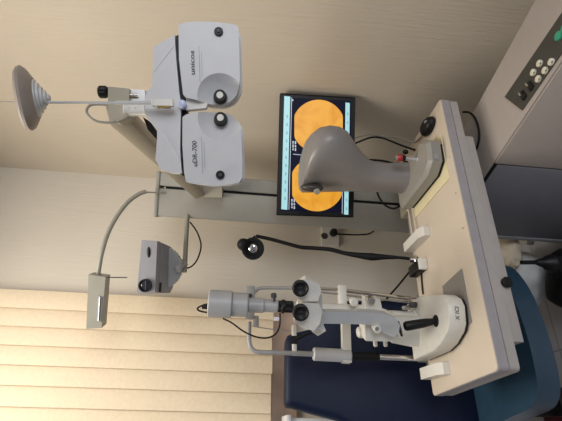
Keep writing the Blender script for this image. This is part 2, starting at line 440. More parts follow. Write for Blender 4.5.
arm_side = (RI*.7 + UI*.7)
MB().bar(a0 - (a1-a0)*.005, a1, .050, .058, up=FW, bevel=.006).build('arm', 'beige', ph)
MB().prism(poly([(193, 186), (222, 187), (222, 197.5), (193, 197)], 1.88), FWH*.10, bevel=.006).build('column_clamp', 'beige', ph)
MB().tube([at(113, 107, pd+.05), at(103, 104.5, pd+.05), at(90, 105.5, pd+.05), at(87, 113, pd+.05), at(96, 121, pd+.05), at(112, 122.5, pd+.05), at(128, 118, pd+.05), at(133, 113, pd+.05)], .0032).build('cable', 'cabgrey', ph)

# ------------------------------------------------------------------ overhead lamp
ld = 1.78
lp = thing('overhead_lamp', 'slim grey box lamp on a curved tube arm in front of the blinds', 'lamp', at(160, 193, 1.96))
MB().tube([at(166, 193, 1.99), at(143, 192, 1.94)], .0035).build('arm_stub', 'lampgrey', lp)
MB().tube([at(146, 191.5, 1.945), at(139, 194, 1.93), at(128, 202, 1.90), at(117, 216, 1.86), at(108, 233, 1.82), at(102, 252, ld), at(99, 268, ld), at(97.5, 279, ld)], .0095, 12).build('curved_arm', 'lampgrey', lp)
hd = MB().prism([at(*p, ld-.03) for p in ((88.5, 274.5), (105.5, 277), (101.6, 328), (86.2, 329))], FWH*.06, bevel=.004).build('lamp_head', 'lampgrey', lp)
MB().prism([at(*p, ld-.033) for p in ((97.5, 296), (102.5, 297), (101, 322), (96.5, 321))], FWH*.006, bevel=.001).build('lens_window', 'proj', hd)
MB().tube([at(100, 297, ld-.035), at(98.6, 321, ld-.035)], .0035).build('tube_lamp', 'steel', hd)
MB().tube([at(101, 277.3, ld), at(127, 277.5, ld)], .0022).build('pull_rod', 'ink', hd)

# ------------------------------------------------------------------ chart projector
pj = thing('chart_projector', 'grey chart projector with a round lens on a bar beside the column', 'projector', at(176, 268, 1.84))
qd = 1.72
ft = [(141.8, 239.8), (157.2, 241), (154.9, 292), (136.8, 293)]
body = MB().loft([[at(*p, qd) for p in ft],
                  [at(*p, qd+.05) for p in ((141.5, 240), (160.5, 241.5), (158.5, 293), (139, 294))]], bevel=.010).build('front_cover', 'proj', pj)
MB().loft([[at(*p, qd+.052) for p in ((143, 241), (161.5, 242.5), (159.5, 293), (141, 294))],
           [at(*p, qd+.16) for p in ((150, 243), (171, 247), (170, 293), (150, 294))],
           [at(*p, qd+.21) for p in ((155, 247), (176, 255), (173, 287), (156, 289))]], bevel=.006).build('housing', 'proj', pj)
lc = at(145.6, 285.3, qd)
MB().lathe(lc+FW*.002, -FW, [(0, .026), (.012, .0265), (.014, .0255), (.014, .021), (.006, .019)], 32).build('lens_ring', 'black', body)
MB().lathe(lc-FW*.004, -FW, [(0, .0195), (.002, .018), (.004, .010)], 28).build('lens', 'lens', body)
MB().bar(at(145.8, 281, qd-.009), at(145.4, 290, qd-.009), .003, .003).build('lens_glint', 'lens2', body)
MB().ell(at(148.7, 252.2, qd), (.007, .004, .022), (UI, FW, RI)).build('receiver_window', 'black', body)
MB().prism([at(*p, qd+.05) for p in ((159.5, 283), (161, 283), (160.5, 292), (159, 292))], FWH*.02).build('underside_slot', 'black', pj)
# ribbed tilt dial under the housing
dc = at(161, 267.5, qd+.14)
MB().lathe(dc, FW, [(0, .086), (.004, .092), (.016, .092), (.02, .086)], 160, lambda t: 1+.02*math.cos(40*t)).build('tilt_dial', 'ltgrey', pj, angle=20)
MB().ell(at(178, 269, qd+.12), (.016, .016, .016)).build('ball_joint', 'ltgrey', pj)
MB().tube([at(188, 214, 2.0), at(187, 222, 1.98), at(184.5, 272, 1.87)], .0105, 14, smooth=False).build('support_bar', 'lampgrey', pj)
MB().bar(at(185, 262, 1.88), at(178, 270, 1.86), .02, .03).build('joint_bracket', 'lampgrey', pj)
MB().tube([at(190, 222, 1.97), at(197, 232, 1.95), at(201, 245, 1.93), at(198, 258, 1.91), at(192, 266, 1.89), at(184, 269, 1.88)], .0035).build('cable', 'rubber', pj)

# ------------------------------------------------------------------ monitor
mc = [at(277.5, 212, 1.80), at(281.7, 92, 1.835), at(354, 100, 1.835), at(353, 218.5, 1.80)]
# make it planar and rectangular
ctr = sum(mc, V())/4
mr = ((mc[1]-mc[0])+(mc[2]-mc[3])).normalized()
md_ = ((mc[3]-mc[0])+(mc[2]-mc[1])).normalized()
mn = mr.cross(md_).normalized()      # away from the viewer
md_ = mn.cross(mr).normalized()
if mn.dot(FW) < 0: mn = -mn
mw = ((mc[1]-mc[0]).length+(mc[2]-mc[3]).length)/2; mh = ((mc[3]-mc[0]).length+(mc[2]-mc[1]).length)/2
mon = thing('monitor', 'black framed monitor showing two orange retina pictures', 'monitor', ctr + mn*.1)
MB().box(ctr + mn*.015, (mw, .03, mh), (mr, mn, md_), bevel=.004).build('casing', 'black', mon)
scr = MB().box(ctr - mn*.0005, (mw-.03, .003, mh-.03), (mr, mn, md_)).build('screen', 'screen', mon)
MB().box(ctr + mn*.05, (.2, .05, .16), (mr, mn, md_), bevel=.01).build('rear_housing', 'black', mon)
MB().bar(ctr + mn*.07, base + UP*(ctr.z) - FWH*.05, .05, .05).build('wall_bracket', 'black', mon)
def mp(ix, iy, off=.0025): return atplane(ix, iy, ctr - mn*off, mn)
def mpoly(pts, m, name, off=.0022, par=scr):
    return MB().prism([mp(a, b, off) for a, b in pts], mn*.0006).build(name, m, par)
mpoly([(284.3, 96), (290.3, 96.6), (287.3, 209.8), (281.3, 209.2)], 'cyan', 'toolbar', .0022)
mpoly([(345.5, 102.5), (349.8, 103), (348.3, 214.8), (344, 214.4)], 'cyan', 'taskbar', .0022)
for i in range(11):
    y = 200 - i*8.2; x0 = 284 + (209-y)*.027
    mpoly([(x0, y), (x0+1.6, y), (x0+1.6, y-3.2), (x0, y-3.2)], 'sdim', 'toolbar_icon', .0032)
for i in range(12):
    y = 210 - i*8.6; x0 = 345.7 + (214-y)*.014
    if i in (0, 1, 2, 10, 11): mpoly([(x0, y), (x0+1.4, y), (x0+1.4, y-3), (x0, y-3)], 'sdim', 'taskbar_icon', .0032)
def fund(cx_, cy_, r, half, name='retina_picture'):
    pts = []
    for i in range(56):
        t = 2*PI*i/56; x_ = r*math.cos(t); y_ = r*math.sin(t)
        x_ = max(-half, min(half, x_)); pts.append((cx_+x_, cy_+y_))
    q = []
    for p in pts:
        if not q or (abs(p[0]-q[-1][0])+abs(p[1]-q[-1][1])) > .05: q.append(p)
    return mpoly(q, 'fundus', name, .0028)
fund(318.6, 126.2, 26.5, 24.2); fund(317.0, 184.0, 27.3, 24.8)
mpoly([(293, 153.8), (305, 155), (305, 155.6), (293, 154.4)], 'swhite', 'divider_line', .003)
mpoly([(291.4, 97.5), (292.0, 97.6), (289.2, 209.7), (288.6, 209.6)], 'swhite', 'top_line', .003)
mpoly([(342.6, 158), (343.2, 158), (342.5, 213.5), (341.9, 213.5)], 'swhite', 'bottom_line', .003)
for y0 in (199, 141):
    for (k, wds) in enumerate(((2.6, 3.0, 1.8), (3.2, 2.2, 2.8))):
        yy = y0
        for w_ in wds:
            xx = 291.6 + k*2.4 + (212-y0)*.02 - .6
            mpoly([(xx, yy+w_), (xx+1.3, yy+w_), (xx+1.3, yy), (xx, yy)], 'swhite', 'screen_caption', .003)
            yy += w_+.9
mpoly([(291.5, 101), (293.3, 101), (293.3, 99.3), (291.5, 99.3)], 'swhite', 'screen_caption', .003)

# ------------------------------------------------------------------ eye camera (grey head on its base)
fz = TZ+.0045
MB_ = MB().prism(rrect(.612, .80, .040, .33, TZ+.0006, .006), UP*.0035)
tag(MB_.build('base_sheet', 'sheet'), 'thin yellowed sheet lying under the grey eye camera base', 'sheet')
ec = thing('fundus_camera', 'satin grey fundus camera with a tall rounded head in front of the monitor', 'eye camera', (.722, .19, fz))
X0, X1, Y0, Y1 = .650, .795, .038, .335
bb = [(X0, Y0+.05), (X0+.03, Y0), (X1-.04, Y0-.008), (X1, Y0+.035), (X1, Y1), (X0, Y1)]
MB().loft([[V((a, b, fz+.012)) for a, b in bb], [V((a, b, fz+.046)) for a, b in bb],
           [V((.722+(a-.722)*.84, .21+(b-.21)*.93, fz+.058)) for a, b in bb]], bevel=.004).build('base', 'fbase', ec)
MB().prism([V((.722+(a-.722)*.93, .21+(b-.21)*.95, fz)) for a, b in bb], UP*.013).build('base_skirt', 'black', ec)
MB().box((X0+.045, Y0-.002, fz+.032), (.022, .002, .014)).build('sticker', 'grey', ec)
# head and neck lofted along the height
def hw(a, b): return math.sqrt((a*math.sin(YAW))**2+(b*math.cos(YAW))**2)
secs = [(404, 163, 193, .058), (400, 163.5, 192.5, .055), (390, 164, 192, .053), (376, 163, 191.5, .052), (366, 160.5, 191, .055), (357, 153.5, 190.8, .064), (348, 145, 190.5, .074),
        (339, 136, 190.5, .082), (331, 132.2, 190.5, .086), (322, 131.3, 190.8, .087), (313, 133, 191, .087), (306.5, 138, 191, .084), (303, 143, 189, .078), (301.3, 150, 184, .06), (300.8, 158, 176, .03)]
hd_ = (atz(404, 178, TZ+.062)-CAM).dot(FWH)
rings = []
for (ix, yr, yl, b) in secs:
    c = at(ix, (yr+yl)/2, hd_); w = (yl-yr)/2*hd_/FPX
    a = math.sqrt(max((w*w-(b*math.cos(YAW))**2), .0009))/math.sin(YAW)
    a = max(a, b*.9)
    rings.append(sell(c, b, a, EX, EY, 40, 2.3))
# shear the crown slightly like the photo: rings stay level
hdm = MB().loft(rings).build('head', 'fgrey', ec, angle=60)
nb = at(404, 178, hd_)
MB().lathe(V((nb.x, nb.y, fz+.055)), UP, [(0, .062), (nb.z-fz-.055+.004, .0605), (nb.z-fz-.055+.007, .058)], 36).build('neck_collar', 'fgrey', ec)
# patient side lens window at the left of the head
wn = at(316, 188.5, hd_-.02)
MB().ell(wn + RTH*.002 + UP*.016, (.017, .034, .044), (RTH, FWH, UP)).build('lens_recess', 'recess', ec)
MB().lathe(wn - RTH*.008 - FWH*.018, -FWH - RTH*.5, [(0, .012), (.012, .012), (.014, .010)], 20).build('objective_lens', 'lampgrey', ec)
tl = at(327, 181, hd_-.075)
text('ICV', tl+FWH*.004, RTH+UP*.3, UP, .016, 'ink', ec, width=.02) if False else None
# joystick with red tip
js = V((.743, .124, fz+.054))
MB().lathe(js, UP, [(0, .009), (.004, .008), (.006, .005), (.05, .0045)], 18).build('joystick', 'ltgrey', ec)
jt = MB().lathe(js+UP*.05, UP, [(0, .0105), (.012, .0125), (.013, .012)], 22).build('joystick_grip', 'black', ec)
MB().lathe(js+UP*.063, UP, [(0, .0125), (.012, .0125), (.016, .010)], 22).build('trigger_band', 'red', jt)
MB().lathe(js+UP*.079, UP, [(0, .0085), (.006, .008), (.008, .005)], 18).build('trigger_button', 'chrome', jt)
for (ix, iy) in ((405.5, 152), (406, 163)):
    MB().ell(at(ix, iy, 1.64), (.010, .010, .012)).build('side_knob', 'black', ec)

# computer mouse
ms = thing('computer_mouse', 'small black rounded mouse beside the grey eye camera base', 'mouse', (.880, .098, TZ))
MB().loft([sell((.880, .098, TZ+h), a, b, EX, EY, 28, 2.2) for h, a, b in ((.001, .026, .042), (.010, .030, .046), (.022, .028, .042), (.031, .020, .03), (.035, .009, .014))]).build('shell', 'black', ms, angle=60)
MB().ell((.880, .073, TZ+.031), (.003, .009, .006)).build('wheel', 'grey', ms)

# ------------------------------------------------------------------ rail covers of the slit lamp
def rail_cover(x0, x1, y0, y1, label):
    r = thing('rail_cover', label, 'rail cover', ((x0+x1)/2, (y0+y1)/2, TZ), 'white rail covers beside the slit lamp')
    pr = [V((x0, y0, TZ+.0005)), V((x0, y1, TZ+.0005)), V((x0, y1, TZ+.036)), V((x0, y0+.03, TZ+.036)), V((x0, y0, TZ+.022))]
    MB().prism(pr, EX*(x1-x0), bevel=.005).build('cover', 'ivory', r)
    MB().box(((x0+x1)/2, (y0+y1)/2+.03, TZ+.002), (x1-x0-.012, y1-y0-.04, .003)).build('toothed_rail', 'steel', r)
rail_cover(.492, .529, .238, .405, 'white rail cover on the table between the two instruments')
rail_cover(.020, .056, .255, .402, 'white rail cover at the table corner beside the slit lamp base')
tag(MB().tube([V((.525, .33, TZ+.02)), V((.60, .332, TZ+.02)), V((.655, .335, TZ+.02))], .004, smooth=False).tube([V((.525, .36, TZ+.02)), V((.655, .362, TZ+.02))], .003).build('guide_rod', 'steel'), 'short steel rods running between white rail cover and grey eye camera', 'rod')

cbx = thing('connector_box', 'small black connector box with a white front beside the black gooseneck lamp base', 'box', (.405, .34, TZ))
MB().box((.405, .351, TZ+.0165), (.040, .09, .032), bevel=.003).build('body', 'black', cbx)
MB().box((.405, .300, TZ+.0165), (.042, .012, .032), bevel=.002).build('front_plate', 'ivory', cbx)
# grey rubber mat
mt = [atz(*p, TZ+.0008) for p in ((460.5, 270), (443, 287), (450, 325), (471.5, 326))]
tag(MB().prism([V((.140, .076, TZ+.0006)), V((.304, .074, TZ+.0006)), V((.292, .21, TZ+.0006)), V((.14, .21, TZ+.0006))], UP*.0025).build('rubber_mat', 'mat'), 'grey rubber mat under the slit lamp base', 'mat')

# ------------------------------------------------------------------ slit lamp
sz = TZ+.0035
sl = thing('slit_lamp', 'ivory slit lamp microscope with black eyepieces and joystick on the cream table', 'slit lamp', (.175, .25, sz))
bo = [(.078, .385), (.082, .215), (.094, .16), (.120, .105), (.140, .088), (.188, .078), (.213, .088), (.232, .115), (.272, .27), (.276, .385)]
cxm, cym = .175, .24
def bring(s, z, dy=0): return [V((cxm+(a-cxm)*s, cym+dy+(b-cym)*s, z)) for a, b in bo]
sb = MB().loft([bring(.985, sz+.008), bring(1, sz+.014), bring(1, sz+.052), bring(.975, sz+.058), bring(.90, sz+.062)]).build('base', 'ivory', sl)
MB().loft([bring(.97, sz), bring(.97, sz+.0085)]).build('base_skirt', 'black', sb)
tp = V((.196, .1685, sz+.034)); nrm = V((-.004/.05, -1, 0))
text('X ICI', V((.166, .0826, sz+.034)), V((1, -.2, 0)), UP, .017, 'ink', sb, width=.040, ext=.0012)
jb = V((.163, .166, sz+.060))
MB().lathe(jb, UP, [(-.002, .020), (.004, .018), (.008, .012)], 24).build('joystick_boot', 'rubber', sl)
jtop = at(410, 325.5, (jb-CAM).dot(FWH))
jdir = (jtop-jb).normalized()
MB().lathe(jb, jdir, [(.004, .0085), (.02, .011), (.04, .0135), (.08, .0145), (.098, .0145), (.103, .012), (.104, .006)], 28).build('joystick', 'black', sl)
MB().cyl(at(410, 305, 1.40), at(424, 304.5, 1.42), .010, bev=.002).build('lock_knob', 'ink', sl)
MB().cyl(at(403, 308, 1.40), at(410, 307.5, 1.41), .008, bev=.002).build('lock_screw', 'steel', sl)
# riser block from base to arm
MB().prism([at(*p, 1.36) for p in ((392, 317), (424, 318), (432, 345), (412, 347), (392, 343))], FWH*.05, bevel=.005).build('riser', 'ivory', sl)
MB().lathe(V((.20, .33, sz+.058)), UP, [(0, .040), (.01, .040), (.012, .034), (.09, .034)], 28).build('pivot_column', 'ivory', sl)
# main curved arm
MB().prism([at(*p, 1.235) for p in ((318, 311.5), (366, 312.5), (368, 324.5), (318, 323.5))], FWH*.035, bevel=.008, seg=3).build('microscope_arm', 'ltgrey', sl)
MB().prism([at(*p, 1.24) for p in ((362, 312.5), (376, 312.6), (388, 314.5), (396, 318.5), (400, 325), (399, 332), (394, 338), (384, 333), (372, 325), (362, 324.5))], FWH*.045, bevel=.008, seg=3).build('arm_elbow', 'ltgrey', sl)
MB().prism([at(*p, 1.27) for p in ((365, 323), (396, 322), (398, 336), (392, 341.5), (366, 341))], FWH*.07, bevel=.004).build('pivot_block', 'ivory', sl)
MB().lathe(at(377, 328.8, 1.235), -FW, [(-.02, .012), (.006, .012), (.008, .010)], 24).build('arm_knob', 'ivory', sl)
MB().lathe(at(377, 328.8, 1.226), -FW, [(0, .006), (.002, .005)], 16).build('arm_knob_cap', 'steel', sl)
for q in (375, 385): MB().bar(at(q, 340, 1.32), at(q+.6, 346.5, 1.32), .013, .012, bevel=.003).build('stop_pin', 'ivory', sl)
MB().lathe(at(357, 332.5, 1.33), at(363, 332, 1.33)-at(357, 332.5, 1.33), [(0, .012), (.004, .017), (.02, .02), (.03, .012)], 24).build('scale_dial', 'ivory', sl)
MB().lathe(at(399, 329, 1.262), -FW*.3+RI*.3-UI, [(0, .022), (.006, .022)], 24, lambda t: 1+.06*math.cos(12*t)).build('ribbed_ring', 'black', sl)
# illumination arm at the right, behind the microscope
MB().tube([at(320, 309, 1.36), at(345, 309.5, 1.37), at(370, 311, 1.38), at(386, 316, 1.39), at(398, 326, 1.40)], [.019, .018, .018, .02, .022], 14).build('lamp_arm', 'ivory', sl)
MB().lathe(at(354, 302, 1.33), -FW, [(-.02, .013), (.006, .013), (.008, .011)], 22).build('lamp_arm_knob', 'ivory', sl)
MB().lathe(at(371.5, 300.5, 1.34), -FW, [(-.03, .011), (.006, .011), (.008, .009)], 22).build('lamp_arm_screw', 'steel', sl)
MB().prism([at(*p, 1.35) for p in ((366, 298), (380, 299), (383, 312), (366, 313))], FWH*.05, bevel=.004).build('lamp_pivot', 'ivory', sl)
# microscope: two prism housings, eyepieces, body
ax_e = (-EY*.96 + V((0, 0, .22)) + EX*-.25).normalized()
for (c, ring_pts, nm) in (((300.3, 288), [(301, 281.5), (306, 278.5), (319, 284), (321.5, 291), (318, 301.5), (302, 301.5), (298, 297)], 'r'), ((300.5, 312), [(298, 304), (304, 303), (319, 303.5), (322, 312), (320, 324), (314, 331), (302, 328), (294, 322), (295, 313)], 'l')):
    dd = 1.12
    h = MB().prism([at(*p, dd+.012) for p in ring_pts], FW*.055, bevel=.010, seg=3).build('prism_housing', 'ivory', sl)
    ep = at(c[0], c[1], dd)
    MB().lathe(ep + FW*.02, -FW*.98+RI*.02, [(0, .017), (.012, .018), (.014, .0215), (.030, .0225), (.036, .0215), (.038, .018), (.032, .012)], 32).build('eyepiece', 'black', h, angle=50)
    MB().lathe(ep - FW*.008, -FW, [(0, .012), (.002, .0115), (.004, .007)], 24).build('eyepiece_lens', 'lens', h)
MB().prism([at(*p, 1.17) for p in ((303, 290), (322, 296), (324, 329), (318, 330), (303, 318))], FW*.10, bevel=.006).build('microscope_body', 'ltgrey', sl)
MB().prism([at(*p, 1.21) for p in ((312, 326), (322, 323), (326, 331), (318, 336), (312, 332))], FW*.04, bevel=.004).build('magnification_lever_block', 'ivory', sl)
MB().tube([at(296, 339, 1.22), at(308, 334, 1.22), at(318, 331, 1.22)], [.006, .0035, .0045]).build('magnification_lever', 'black', sl)
# lamp tower
td = 1.36
def tw(x0, x1, y0, y1, r, m, name, lob=None, seg=32, bev=.003):
    p0, p1 = at(x0, y0, td), at(x1, y1, td); L = (p1-p0).length
    return MB().lathe(p0, p1-p0, [(0, r-bev), (bev, r), (L-bev, r), (L, r-bev)], seg, lob).build(name, m, sl)
tw(208.5, 232, 303.3, 304.3, .0435, 'tower', 'lamp_housing')
tw(232, 248, 304.3, 305, .0385, 'tower', 'lamp_collar')
tw(248, 264, 305, 305.7, .0235, 'tower', 'lamp_neck')
tw(263.5, 278, 305.5, 306.2, .0205, 'tower', 'filter_barrel')
tw(278, 293, 306.3, 307, .018, 'black', 'slit_ring', lambda t: 1+.06*math.cos(16*t), 64, .002)
tw(281, 285, 306.3, 306.6, .0225, 'black', 'slit_ring_flange')
tw(293, 322, 307, 308, .017, 'ltgrey', 'tower_stem')
MB().lathe(at(274.5, 301, td-.015), at(273.5, 294, td-.02)-at(274.5, 301, td-.015), [(0, .004), (.012, .004), (.013, .009), (.024, .0095), (.026, .007)], 22).build('filter_knob', 'ink', sl)
MB().bar(at(276.5, 317, td-.02), at(276.5, 320.5, td-.02), .006, .018).build('slit_mark', 'whitepaint', sl)
wi = MB().tube([at(205, 304.5, td), at(199, 307, td), at(197.5, 309, td), at(200, 311, td), at(207, 312.5, td)], .0028).build('lamp_plug_wire', 'rubber', sl)
MB().cyl(at(202, 307, td), at(209, 306, td), .006, .011).build('lamp_plug', 'black', sl)
MB().tube([at(223, 318.5, td-.02), at(232, 323, td-.03), at(243, 331, td-.04), at(255, 336.5, td-.05), at(266, 338, td-.05), at(275, 334.5, td-.04), at(279.5, 326, td-.03), at(280, 313, td-.02)], .0026).build('lamp_cable', 'rubber', sl)

# ------------------------------------------------------------------ chin rest
cr = thing('chin_rest', 'grey tubular chin and forehead rest frame standing behind the slit lamp', 'chin rest', (.22, .42, TZ-.06))
yy = .423
def cy(ix, iy): return aty(ix, iy, yy)
pl_ = cy(420, 357); pr_ = cy(416, 300)
MB().tube([cy(249.5, 322), cy(249, 334), cy(249.5, 343), cy(252, 349), cy(258, 352), cy(275, 352.5), cy(292, 353.2)], .0078, 12).build('frame_tube', 'tube', cr)
MB().tube([cy(292, 353.2), cy(352, 355.5)], .009, 12).build('left_post', 'tube', cr)
MB().tube([cy(293, 288), cy(263, 288), cy(257, 290), cy(253, 295), cy(251, 302)], .0062, 12).build('right_frame_tube', 'tube', cr)
MB().bar(cy(250.5, 286.5), cy(249.5, 319), .022, .034, up=UP, bevel=.003).build('forehead_band', 'tube', cr)
MB().lathe(cy(250, 297)-EY*.014, -EY, [(0, .008), (.004, .008)], 18).build('band_button', 'black', cr)
MB().bar(cy(256, 316), cy(256, 327), .012, .02, bevel=.002).build('band_buckle', 'grey', cr)
MB().tube([cy(252, 326), cy(270, 329), cy(290, 331)], .002).build('fixation_wire', 'steel', cr)
MB().cyl(cy(313, 354), cy(351, 356), .0225, bev=.004).build('post_sleeve', 'ltgrey', cr)
MB().cyl(cy(351, 356), cy(379, 357), .0145, bev=.002).build('bellows', 'black', cr)
lf = cy(379, 357); lb = cy(419, 358.6)
MB().tube([lf, lb], .0105, 14).build('lower_post', 'chrome', cr)
MB().tube([cy(293, 288), cy(340, 289.5)], .0055).tube([cy(340, 290), cy(411, 298.5)], .0065).build('right_post', 'chrome', cr)
MB().tube([cy(320, 292), cy(411, 303)], .0035).build('right_guide_rod', 'steel', cr)
MB().bar(cy(341.5, 286), cy(342.5, 306), .03, .03, bevel=.003).build('right_clamp', 'ivory', cr)
MB().bar(cy(345, 306), cy(346.5, 362), .028, .022, bevel=.004).build('cross_bar', 'ivory', cr)
MB().bar(cy(294, 325), cy(294.5, 352), .018, .016, bevel=.003).build('upper_cross_bar', 'ivory', cr)
MB().bar(cy(294, 337), cy(294, 344), .02, .02, bevel=.002).build('clip', 'black', cr)
MB().box((.545, yy+.004, TZ+.006), (.01, .004, .004)) if False else None
# mounting bracket under the rear table edge
pL = cy(419, 358.6); pR = cy(411, 300.5)
MB().box(((pL.x+pR.x)/2, yy+.006, TZ-.03), (abs(pR.x-pL.x)+.06, .02, .05), bevel=.003).cyl((pL.x, yy+.004, TZ-.03), (pL.x, yy, pL.z+.005), .013).cyl((pR.x, yy+.004, TZ-.03), (pR.x, yy, pR.z+.005), .011).build('mounting_bar', 'steel', cr)

# ------------------------------------------------------------------ gooseneck lamp
gy = .39
GD = (atz(417, 260, TZ)-CAM).dot(FWH)
gl = thing('gooseneck_lamp', 'black gooseneck examination lamp rising from the back edge of the table', 'lamp', aty(417, 260, gy))
gp = [(416.5, 260), (408, 258.5), (398, 257.5), (385, 257), (372, 256.8), (360, 255.5), (345, 253.2), (330, 249.5), (312, 248), (300, 247), (285, 243), (270, 239), (256, 236)]
gr = [.005, .006, .006, .010, .0155, .012, .0085, .0085, .0082, .0080, .0075, .0075, .007]
MB().tube([at(a, b, GD + (1.68-GD)*min(1, max(0, (416-a)/100))) for a, b in gp], gr, 12).build('flexible_neck', 'rubber', gl)
g0 = at(416, 260, GD)
MB().lathe(V((g0.x, g0.y, TZ)), UP, [(0, .016), (.012, .016), (.016, .011), (.03, .009)], 24).build('clamp_base', 'steel', gl)
hc = at(253, 248.5, 1.68)
hdg = MB().lathe(hc + FW*.05, -FW, [(0, .012), (.012, .026), (.032, .042), (.055, .045), (.058, .043), (.058, .033), (.05, .029)], 36).build('lamp_head', 'black', gl)
MB().lathe(hc - FW*.0, -FW, [(0, .019), (.0035, .015), (.005, .006)], 26).build('reflector', 'lens2', hdg)
MB().lathe(hc + FW*.002, -FW, [(0, .030), (.001, .030)], 26).build('lens_surround', 'lens', hdg)
MB().ell(at(243.5, 244.5, 1.69), (.024, .03, .026)).build('rear_cap', 'rubber', hdg)
MB().bar(at(255.5, 236, 1.70), at(249, 241, 1.70), .006, .008).build('head_bracket', 'rubber', hdg)

# ------------------------------------------------------------------ wall socket with plug
ws = thing('wall_socket', 'small white wall socket box with black openings beside the grey column', 'socket', aty(330, 238, WY-.02))
po = [aty(*p, WY) for p in ((321.5, 227), (338.5, 228), (338, 247), (321, 246))]
MB().prism([p for p in po], EY*-.022, bevel=.003).build('socket_box', 'ivory', ws)
MB().lathe(aty(324.5, 236, WY-.021), -EY, [(0, .020), (.002, .020)], 24).build('socket_hole', 'ink', ws)
pg = thing('power_plug', 'black plug with its cord pushed into the white wall socket', 'plug', aty(333, 233, WY-.05))
MB().lathe(aty(333, 233.5, WY-.022), -EY, [(0, .021), (.02, .022), (.035, .017), (.04, .008)], 20).build('plug_body', 'black', pg)
MB().tube([aty(336, 234, WY-.05), aty(347, 234.5, WY-.05), aty(358, 234.8, WY-.04), aty(368, 234, WY-.03), aty(374, 231, WY-.03)], .0042).build('cord', 'rubber', pg)

# ------------------------------------------------------------------ loose cables
def cable(pts, r, label, m='rubber'):
    tag(MB().tube(pts, r).build('cable', m), label, 'cable')
cable([at(346, 146, 1.86), at(356, 143, 1.86), at(371, 137.5, 1.86), at(382, 138, 1.86), at(393, 142, 1.82), at(403, 146, 1.76), atz(415, 150, TZ+.005)], .0042, 'black cable arching from the monitor down to the table behind the eye camera')
cable([at(346, 141, 1.88), at(358, 137, 1.88), at(371, 134.5, 1.88), at(386, 137, 1.88), at(400, 138, 1.78), V((.915, .24, TZ+.006)), V((.882, .143, TZ+.008))], .003, 'thin grey cable running from the monitor to the black mouse', 'cabgrey')
cable([at(358, 161, 1.87), at(372, 160, 1.80), at(386, 161.5, 1.74), at(396, 165, 1.71), at(408, 170, 1.70)], .0045, 'short black cable showing right beside the grey eye camera neck')
cable([at(376, 188, 1.84), at(379, 197, 1.84), at(385, 205, 1.83), at(393, 208.5, 1.82), at(400, 206, 1.81), at(407, 202, 1.80)], .0045, 'black cable looping against the column beside the eye camera neck')
cable([aty(419, 251, .44), aty(418, 256, .44), aty(414, 266, .44), aty(406, 276, .44), aty(397, 287, .44), aty(389, 296, .44), aty(383, 303, .43), aty(376, 303, .42)], .0036, 'black cable sagging from the lamp base towards the slit lamp')
cable([V((.47, .385, TZ+.004)), V((.45, .36, TZ+.004)), V((.41, .345, TZ+.004)), V((.36, .355, TZ+.004)), V((.31, .36, TZ+.004))], .003, 'black cable lying on the table behind the slit lamp base')

# ------------------------------------------------------------------ control console
zc = .60
Cq = atz(493, 163, zc); P3 = atz(562, 60, zc); P2 = atz(512, 136, zc); P1 = atz(482, 98, zc)
e1 = (P3-Cq).normalized(); e2 = V((-e1.y, e1.x, 0))
if e2.dot(FWH) < 0: e2 = -e2
wid = (P1-P2).dot(e2)
# left end where the trim shows
def projy(p):
    q = p-CAM; return 210.5 - FPX*q.dot(RI)/q.dot(FW)
t = 0
while projy(Cq - e1*t) < 233 and t < 1: t += .005
A = Cq - e1*t; B = Cq + e1*.62
cons = thing('control_console', 'large grey floor standing control console with a button panel on top', 'console', V(((A+B)/2).to_tuple()[:2]+(0,)) + e2*(wid/2))
down = UP*-1
MB().prism([A+down*.012, B+down*.012, B+e2*wid+down*.012, A+e2*wid+down*.012], down*(zc-.012-.02)).build('body', 'trimc', cons)
MB().prism([A, B, B+e2*wid, A+e2*wid], down*.014, bevel=.005).build('top', 'cons', cons)
ln = (Cq-A).length
fr = -e2
def fbox(t0, t1, z0, z1, th, m, name, off=0, bev=.002):
    c = A + e1*((t0+t1)/2); c = V((c.x, c.y, (z0+z1)/2)) + fr*(th/2+off)
    return MB().box(c, (t1-t0, th, z1-z0), (e1, e2, UP), bevel=bev).build(name, m, cons)
fbox(.018, ln-.002, .03, zc-.016, .006, 'door', 'door')
fbox(ln+.002, ln+.6, .03, zc-.004, .006, 'cons', 'front_panel', bev=.003)
fbox(-.002, .016, .03, zc-.006, .008, 'trimc', 'end_trim')
fbox(.016, ln+.002, .028, zc-.004, .002, 'black', 'door_gap_shade', bev=0)  # black backing sheet, paints the shadow line around the door
# panel on the top
tops = lambda ix, iy: atz(ix, iy, zc)
pq = [tops(505.5, 97), tops(523, 110.5), tops(583, 24), tops(566, 8)]
pnl = MB().prism([p+UP*.0005 for p in pq], UP*.003, bevel=.001).build('control_panel', 'panel', cons)
def pbtn(ix, iy, r, m, name, h=.006):
    p = atz(ix, iy, zc+.004); MB().lathe(p, UP, [(0, r), (h, r*.95), (h+.001, r*.7)], 22).build(name, m, pnl)
for q in ((540.3, 63.5), (534, 72.5), (552, 62), (545.8, 70.5), (539, 79)): pbtn(q[0], q[1], .0105, 'button', 'push_button')
for q in ((540.3, 63.5), (534, 72.5), (552, 62), (545.8, 70.5), (539, 79)):
    p = atz(q[0], q[1], zc+.0112); MB().lathe(p, UP, [(0, .0028), (.0004, .0028)], 10).build('button_mark', 'ink', pnl)
pbtn(559.5, 36, .0135, 'green', 'green_button'); pbtn(566, 28, .0135, 'green', 'green_button')
for q in ((530.5, 86), (523.5, 95.5)):
    p = atz(q[0], q[1], zc+.004)
    MB().box(p+UP*.002, (.018, .032, .004), (e1, e2, UP), bevel=.001).build('switch_frame', 'black', pnl)
    MB().box(p+UP*.007 + e2*.006, (.006, .016, .012), (e1, e2, UP), bevel=.002).build('switch_lever', 'chrome', pnl)

